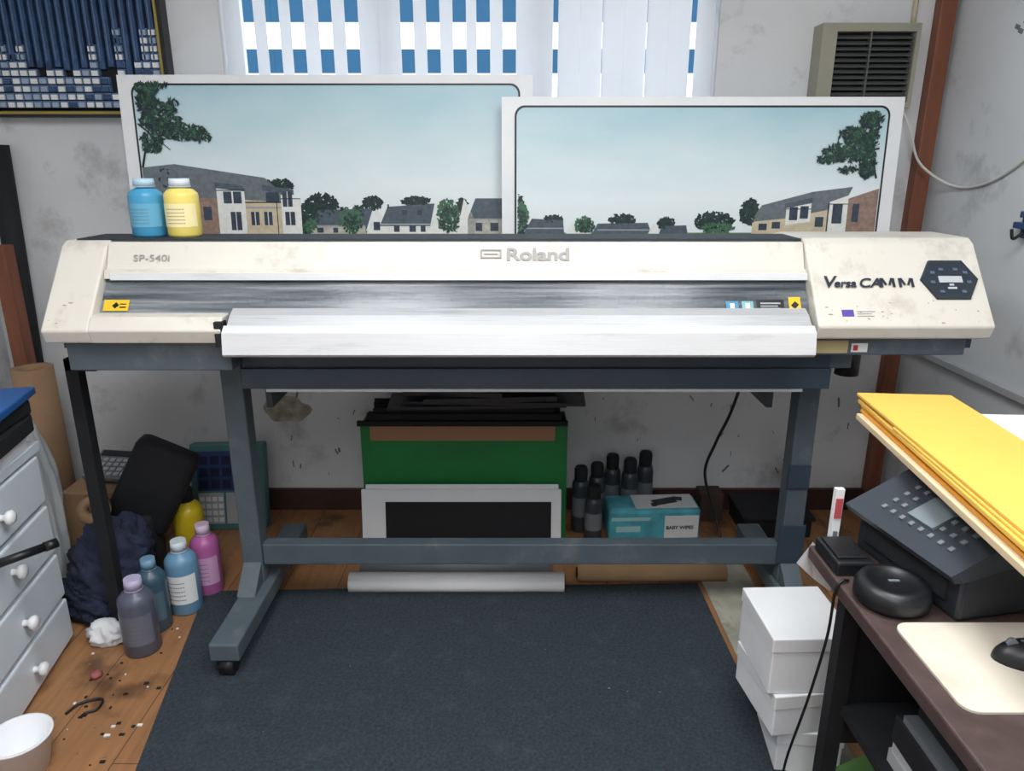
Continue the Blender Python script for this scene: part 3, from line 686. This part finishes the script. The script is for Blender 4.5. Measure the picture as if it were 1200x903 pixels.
for i in range(24):
    a = 2*math.pi*i/24; k = 1+0.35*noise.noise(Vector((math.cos(a)*1.7, math.sin(a)*1.7, 4)))
    vs.append(bm.verts.new((-0.99+0.10*k*math.cos(a), YB-0.002, 0.475+0.065*k*math.sin(a))))
bm.faces.new(vs); finish('wall_plaster_patch', bm, mat('plaster_stain', (158,152,138), 0.9, var=0.4, scale=25))
bm = bmesh.new(); rn = random.Random(77)
for _ in range(60):
    x = rn.uniform(-1.0, 1.5); z = rn.uniform(0.15, 0.75); s = rn.uniform(0.004,0.02)
    add_box(bm, (x, YB-0.002, z), (x+s*rn.uniform(0.2,0.6), YB, z+s*rn.uniform(0.8,3)), 0, 0, (0, rn.uniform(-0.8,0.8), 0))
finish('wall_scuffs', bm, mat('scuff_grey',(110,110,108),0.9))

# ------------------------------------------------------------------ left clutter
cb = group('teal_keypad_case', (-1.205, 2.79, 0.0), (math.radians(-10),0,0.05))
M_tc = mat('teal_case', (74,120,124), 0.5)
boxes('case', [((-0.155,0,0),(0.155,0.06,0.375))], M_tc, cb, bev=0.008)
boxes('panels', [((-0.125,-0.003,0.175),(0.125,0.001,0.345)),((-0.125,-0.003,0.03),(-0.02,0.001,0.165),1),((-0.01,-0.003,0.03),(0.125,0.001,0.165),1)], [mat('case_navy',(44,64,110),0.5), M_lgrey], cb)
boxes('keypad_upper', [((-0.115+0.048*i,-0.007,0.185+0.052*j),(-0.08+0.048*i,-0.002,0.222+0.052*j)) for i in range(5) for j in range(3)], mat('key_navy',(24,34,64),0.5), cb)
boxes('keypad_keys', [((-0.118+0.026*i,-0.008,0.04+0.03*j),(-0.1+0.026*i,-0.003,0.058+0.03*j)) for i in range(4) for j in range(4)], M_label, cb)
box('cardboard_crate', (-1.68, 2.46, 0.0), (-1.44, 2.72, 0.33), M_kraft, bev=0.004)
ph = group('desk_calculator', (-1.53, 2.60, 0.37), (math.radians(22),0,math.radians(-8)))
boxes('case', [((-0.10,-0.075,0),(0.10,0.075,0.025))], M_grey, ph, bev=0.006)
boxes('keys', [((-0.085+0.028*i,-0.065+0.024*j,0.024),(-0.065+0.028*i,-0.049+0.024*j,0.031)) for i in range(6) for j in range(4)], M_lgrey, ph)
box('display', (-0.085,0.038,0.024), (0.085,0.066,0.028), M_dark, ph)
bs = group('black_padded_case', (-1.355, 2.40, 0.0), (0,0,0.15))
bm = bmesh.new(); add_box(bm, (-0.05,-0.06,0.22), (0.17,0.04,0.56), 0, 0.03, (0,0.5,0)); add_box(bm, (-0.02,-0.07,0.0), (0.06,0.04,0.30), 0, 0.02); finish('padded_shell', bm, M_blackm, bs, True)
lt = group('kraft_tape_roll', (-1.46, 2.30, 0.345), (math.radians(80),0,0.4))
lathe('tape', [(0.022,-0.03),(0.052,-0.03),(0.052,0.03),(0.022,0.03),(0.022,-0.03)], M_kraft, lt)
bm = bmesh.new()
for (cx, cy, cz, sx_, sy_, sz_, sd_) in ((0,0,0.13,0.13,0.09,0.20,3),(-0.04,-0.01,0.07,0.11,0.09,0.12,9),(0.05,0.03,0.22,0.08,0.07,0.12,14)):
    r = bmesh.ops.create_icosphere(bm, subdivisions=5, radius=1.0)
    off = Vector((sd_*3.7, sd_*1.3, sd_*2.1))
    for v in r['verts']:
        n = noise.noise(v.co*1.7+off); n2 = noise.noise(Vector((v.co.x*2, v.co.y*2, v.co.z*7+v.co.x*3))+off)
        k = 1+0.3*n+0.16*(1-abs(n2)*3)
        z = cz+v.co.z*k*sz_
        v.co = Vector((cx+v.co.x*k*sx_, cy+v.co.y*k*sy_, max(z, 0.0)))
finish('navy_jacket', bm, M_navy, None, True, (-1.395,2.22,0))
blob('clear_plastic_bag', (-1.615, 2.26, 0.34), (0.06,0.07,0.37), mat('poly_bag', (222,227,230), 0.3, var=0.1, scale=9, transl=0.2), 7, 0.2, 1.8, floor=0.0, ridge=False, fold=0.12, sub=5)
blob('white_rag', (-1.325, 2.03, 0.035), (0.06,0.04,0.05), M_paper, 5, 0.4, 2.2, floor=0.0, fold=0.08)
blob('small_paper_scrap', (-1.27, 1.86, 0.01), (0.018,0.02,0.010), mat('pink_scrap',(150,84,84),0.6), 8, 0.4, 2.5, floor=0.0, sub=2)
lathe('kraft_paper_roll', [(0.0,0),(0.07,0),(0.07,0.77),(0.04,0.77),(0.04,0.70),(0,0.70)], M_kraft, loc=(-1.80,2.62,0))
cyl('black_film_roll', (-2.03,2.93,0), (-1.975,2.93,1.57), 0.04, M_blackm)
boxes('timber_post', [((-1.995,2.80,0.0),(-1.94,2.86,1.20))], M_trimw, bev=0.003)
boxes('metal_post', [((-1.35,2.105,0.0),(-1.31,2.145,0.94)),((-1.35,2.105,0.90),(-1.255,2.145,0.94))], M_blackm, bev=0.003)

dr = group('chest_of_drawers', (-1.457, 2.06, 0.0), (0,0,math.radians(10.4)))
boxes('carcass', [((-0.42,-0.80,0),(-0.012,0,0.66)),((-0.44,-0.82,0.66),(0.01,0.015,0.69))], M_drawer, dr, bev=0.003)
for i, (z0, z1) in enumerate(((0.015,0.155),(0.17,0.315),(0.33,0.485),(0.50,0.65))):
    bm = bmesh.new(); add_box(bm, (-0.012,-0.785,z0), (0.010,-0.012,z1), 0, 0.006); finish('drawer_%d' % (i+1), bm, M_drawer, dr)
    lathe('knob_%d' % (i+1), [(0.010,0),(0.008,0.012),(0.018,0.018),(0.021,0.028),(0.015,0.036),(0,0.038)], M_white, dr, (0.010, -0.28, (z0+z1)/2), (0,math.pi/2,0), seg=20)
pl = group('document_pile', (-1.415, 2.05, 0.69), (0,0,0.19))
boxes('papers', [((-0.36,-0.40,0),(-0.04,-0.02,0.025)),((-0.34,-0.38,0.025),(-0.03,-0.03,0.045),0,(0,0,0.03))], M_paper, pl)
boxes('black_folder', [((-0.34,-0.38,0.045),(-0.01,-0.01,0.10),0,(0,0,0.03)),((-0.33,-0.36,0.10),(-0.02,0.0,0.145),0,(0,0,-0.04))], M_blackm, pl, bev=0.008)
boxes('blue_folder', [((-0.34,-0.40,0.147),(0.0,0.03,0.170),0,(0,0,0.06))], M_blue, pl, bev=0.004)
hd = group('black_marker', (-1.365, 1.70, 0.485), (0,0,0))
cyl('barrel', (0,0,0), (0.07,0.09,0.0), 0.012, M_black, hd)
cyl('cap', (0.07,0.09,0), (0.09,0.116,0.0), 0.014, M_black, hd)
lathe('paper_tub', [(0,0),(0.055,0),(0.075,0.10),(0.079,0.102),(0.079,0.106),(0.073,0.106),(0.053,0.006),(0,0.006)], M_paper, loc=(-1.262,1.51,0))

# ------------------------------------------------------------------ right desk
dk = group('computer_desk', (0,0,0))
box('top', (0.635, -0.2, 0.69), (1.64, 1.385, 0.72), M_desk, dk, bev=0.004)
boxes('legs', [((0.70,1.32,0),(0.735,1.355,0.69)),((1.55,1.29,0),(1.60,1.34,0.69)),((0.70,-0.15,0),(0.735,-0.10,0.69)),((1.55,-0.15,0),(1.60,-0.10,0.69))], M_blackm, dk)
boxes('panels', [((0.735,1.33,0.25),(1.55,1.345,0.69)),((0.725,0.0,0.34),(1.5,1.33,0.36)),((1.10,0.0,0.36),(1.12,1.33,0.69))], M_blackm, dk)
# papers and boxes kept on the shelf under the desk top
uc = group('shelf_papers', (0.86, 1.05, 0.36))
boxes('paper_stack', [((-0.11,-0.16,0),(0.12,0.12,0.03)),((-0.10,-0.15,0.03),(0.11,0.12,0.05),0,(0,0,0.06)),((-0.105,-0.16,0.11),(0.12,0.10,0.125),1)], [M_lgrey, M_grey], uc)
boxes('dark_box', [((-0.11,-0.15,0.05),(0.12,0.12,0.11)),((-0.08,-0.14,0.126),(0.10,0.10,0.20))], M_blackm, uc, bev=0.004)
mf = group('multifunction_printer', (0.957, 1.285, 0.72), (0,0,math.radians(11.4)))
M_mfp = mat('mfp_dark', (36,40,46), 0.4); M_mfp2 = mat('mfp_panel', (54,60,68), 0.35)
boxes('body', [((-0.20,-0.14,0.0),(0.20,0.14,0.11)),((-0.07,-0.14,0.11),(0.20,0.14,0.195))], M_mfp, mf, bev=0.008)
bm = bmesh.new()
pts = [(-0.225,0.085),(-0.235,0.10),(-0.075,0.175),(-0.07,0.11),(-0.20,0.085)]
a = [bm.verts.new((p[0],-0.145,p[1])) for p in pts]; c_ = [bm.verts.new((p[0],0.145,p[1])) for p in pts]
bm.faces.new(a); bm.faces.new(c_)
for i in range(5): bm.faces.new((a[i],a[(i+1)%5],c_[(i+1)%5],c_[i]))
finish('panel_wedge', bm, M_mfp2, mf)
PA = -math.atan2(0.075, 0.16)
boxes('panel_keys', [((-0.048+0.026*i, 0.075-0.025*j, 0),(-0.038+0.026*i, 0.084-0.025*j, 0.004)) for i in range(4) for j in range(8) if not (j in (2,3,4) and i in (1,2,3))], M_grey, mf, loc=(-0.155,0.0,0.138), rot=(0,PA,0))
boxes('panel_display', [((-0.03,-0.035,0),(0.035,0.03,0.006))], mat('lcd',(120,130,136),0.2), mf, loc=(-0.155,0.0,0.138), rot=(0,PA,0))
boxes('paper_slot', [((-0.206,-0.11,0.03),(-0.199,0.11,0.07))], M_blackm, mf)
eb = group('envelope_board', (0.838, 1.66, 0.915), (0,0,math.radians(-5.5)))
boxes('board', [((-0.012,-0.82,0),(0.46,-0.02,0.014))], M_ply, eb, bev=0.002)
boxes('paper_sheets', [((0.24,-0.70,0.014),(0.45,-0.03,0.024),0,(0,0,-0.02)),((0.25,-0.5,0.024),(0.455,-0.05,0.032),0,(0,0,0.03))], M_paper, eb)
boxes('yellow_envelopes', [((0.0,-0.80,0.014),(0.22,-0.01,0.022)),((0.006,-0.79,0.022),(0.222,0.0,0.030),0,(0,0,0.008)),((-0.004,-0.79,0.030),(0.222,0.012,0.040),1,(0,0,-0.01)),((-0.002,-0.79,0.040),(0.22,-0.20,0.046),1,(0,0,0.004)),((0.0,-0.70,0.046),(0.218,0.02,0.054),1,(0,0,0.006))], [M_yel2, M_yel], eb, bev=0.002)
sp = group('black_round_speaker', (0.705, 1.175, 0.72))
lathe('shell', [(0,0),(0.056,0),(0.066,0.012),(0.066,0.032),(0.058,0.045),(0.045,0.048),(0.043,0.044),(0,0.044)], M_black, sp, seg=36)
boxes('badge', [((-0.010,-0.003,0.044),(0.010,0.003,0.0455))], M_grey, sp)
boxes('black_adapter_box', [((-0.035,-0.06,0),(0.04,0.05,0.03)),((-0.028,-0.045,0.03),(0.03,0.04,0.035))], M_black, loc=(0.675,1.32,0.72), bev=0.005)
rl = group('red_white_packet', (0.0, 0.0, 0.0))
box('packet', (0.672,1.373,0.72), (0.690,1.385,0.855), M_label, rl)
box('red_print', (0.674,1.370,0.79), (0.688,1.373,0.835), mat('packet_red',(180,80,88),0.5), rl)
boxes('red_print_marks', [((0.677,1.369,0.735),(0.685,1.373,0.76))], M_grey, rl)
bm = bmesh.new()
v = [bm.verts.new(p) for p in ((0.615,1.388,0.675),(0.645,1.389,0.725),(0.715,1.388,0.66),(0.70,1.395,0.60),(0.66,1.40,0.63))]
bm.faces.new(v); finish('folded_paper', bm, M_paper)
slab('mouse_pad', rrect(0.672, 1.08, 0.885, 1.105, 0.025), 0.72, 0.724, M_pad)
ms_ = group('computer_mouse', (0.845, 1.0, 0.724), (0,0,math.radians(80)))
bm = bmesh.new(); bmesh.ops.create_uvsphere(bm, u_segments=28, v_segments=16, radius=1)
for v in bm.verts:
    v.co = Vector((v.co.x*0.033*(1-0.08*v.co.y), v.co.y*0.058, max(v.co.z, 0)*0.038))
finish('shell', bm, M_black, ms_, True)
cyl('scroll_wheel', (-0.004,0.032,0.031), (0.004,0.032,0.031), 0.008, M_grey, ms_)
boxes('button_split', [((-0.001,0.0,0.036),(0.001,0.02,0.0385))], M_grey, ms_)
tube('desk_cable', [(0.655,1.24,0.724),(0.64,1.235,0.726),(0.630,1.235,0.70),(0.640,1.26,0.58),(0.640,1.30,0.40),(0.645,1.37,0.18),(0.64,1.40,0.01),(0.60,1.43,0.01)], 0.003, M_cable)
def ream(z0, z1, x, y, rz, w_=0.20, d_=0.22):
    g = group('paper_box', (x, y, z0), (0,0,rz))
    boxes('carton', [((-w_/2,-d_/2,0),(w_/2,d_/2,z1-z0-0.04))], M_paper, g, bev=0.003)
    boxes('lid', [((-w_/2-0.003,-d_/2-0.003,z1-z0-0.04),(w_/2+0.003,d_/2+0.003,z1-z0-0.0005))], M_white, g, bev=0.003)
ream(0.0, 0.13, 0.765, 1.59, -0.1, 0.16, 0.2)
ream(0.13, 0.25, 0.735, 1.60, 0.12)
ream(0.25, 0.41, 0.727, 1.60, 0.03)
cr = group('storage_crate', (0.97, 1.12, 0.0))
boxes('crate', [((-0.15,-0.12,0),(0.15,0.12,0.01)),((-0.15,-0.12,0.01),(-0.14,0.12,0.2)),((0.14,-0.12,0.01),(0.15,0.12,0.2)),((-0.14,-0.12,0.01),(0.14,-0.11,0.2)),((-0.14,0.11,0.01),(0.14,0.12,0.2))], M_blackm, cr)
boxes('crate_contents', [((-0.12+0.04*i,-0.09,0.01),(-0.09+0.04*i,0.09,0.22+0.02*(i%3)),i % 4) for i in range(6)], [M_paper, M_grey, M_blackm, M_blackm], cr)
gp = group('green_packet', (0.86, 1.405, 0.0), (0,0,0.3))
boxes('packet', [((-0.09,-0.04,0.0),(0.09,0.04,0.05)),((-0.08,-0.035,0.05),(0.085,0.04,0.10),0,(0,0,0.1))], mat('green_dark',(76,116,58),0.5,var=0.2), gp, bev=0.005)
blob('black_bin_bag', (1.02, 1.50, 0.14), (0.11,0.07,0.20), M_blackm, 11, 0.3, 2.0, floor=0.0, fold=0.06)

# ------------------------------------------------------------------ lights
M_tube = mat('fluorescent_diffuser', (245,248,250), 0.5, emit=3.0)
for i, (x, y) in enumerate(((-0.6,0.9),(0.6,0.9),(0.0,-0.7))):
    g = group('ceiling_light_panel', (x, y, ZC))
    boxes('housing', [((-0.32,-0.62,-0.05),(0.32,0.62,0.0))], M_frame, g, bev=0.004)
    box('diffuser', (-0.29,-0.59,-0.055), (0.29,0.59,-0.05), M_tube, g)
    ld = bpy.data.lights.new('panel_lamp', 'AREA'); ld.shape = 'RECTANGLE'; ld.size = 0.55; ld.size_y = 1.15; ld.energy = 24.5; ld.color = (0.985,0.995,1.0)
    lo = bpy.data.objects.new('panel_lamp', ld); lo.location = (0,0,-0.07); lo.parent = g; scene.collection.objects.link(lo)
sd = bpy.data.lights.new('sun', 'SUN'); sd.energy = 2.5; sd.angle = 0.05
so = bpy.data.objects.new('sun', sd); so.rotation_euler = (math.radians(42), 0, math.radians(15)); so.location = (0,0,6); scene.collection.objects.link(so)
wd = bpy.data.worlds.new('World'); scene.world = wd; wd.use_nodes = True
bg = wd.node_tree.nodes['Background']; bg.inputs[0].default_value = (0.86,0.92,1.0,1); bg.inputs[1].default_value = 1.5

# ------------------------------------------------------------------ camera
cd = bpy.data.cameras.new('camera'); cd.sensor_width = 36; cd.lens = 25.5; cd.clip_start = 0.02
co = bpy.data.objects.new('camera', cd); co.location = (0,0,1.5); co.rotation_euler = (math.radians(73),0,0)
scene.collection.objects.link(co); scene.camera = co
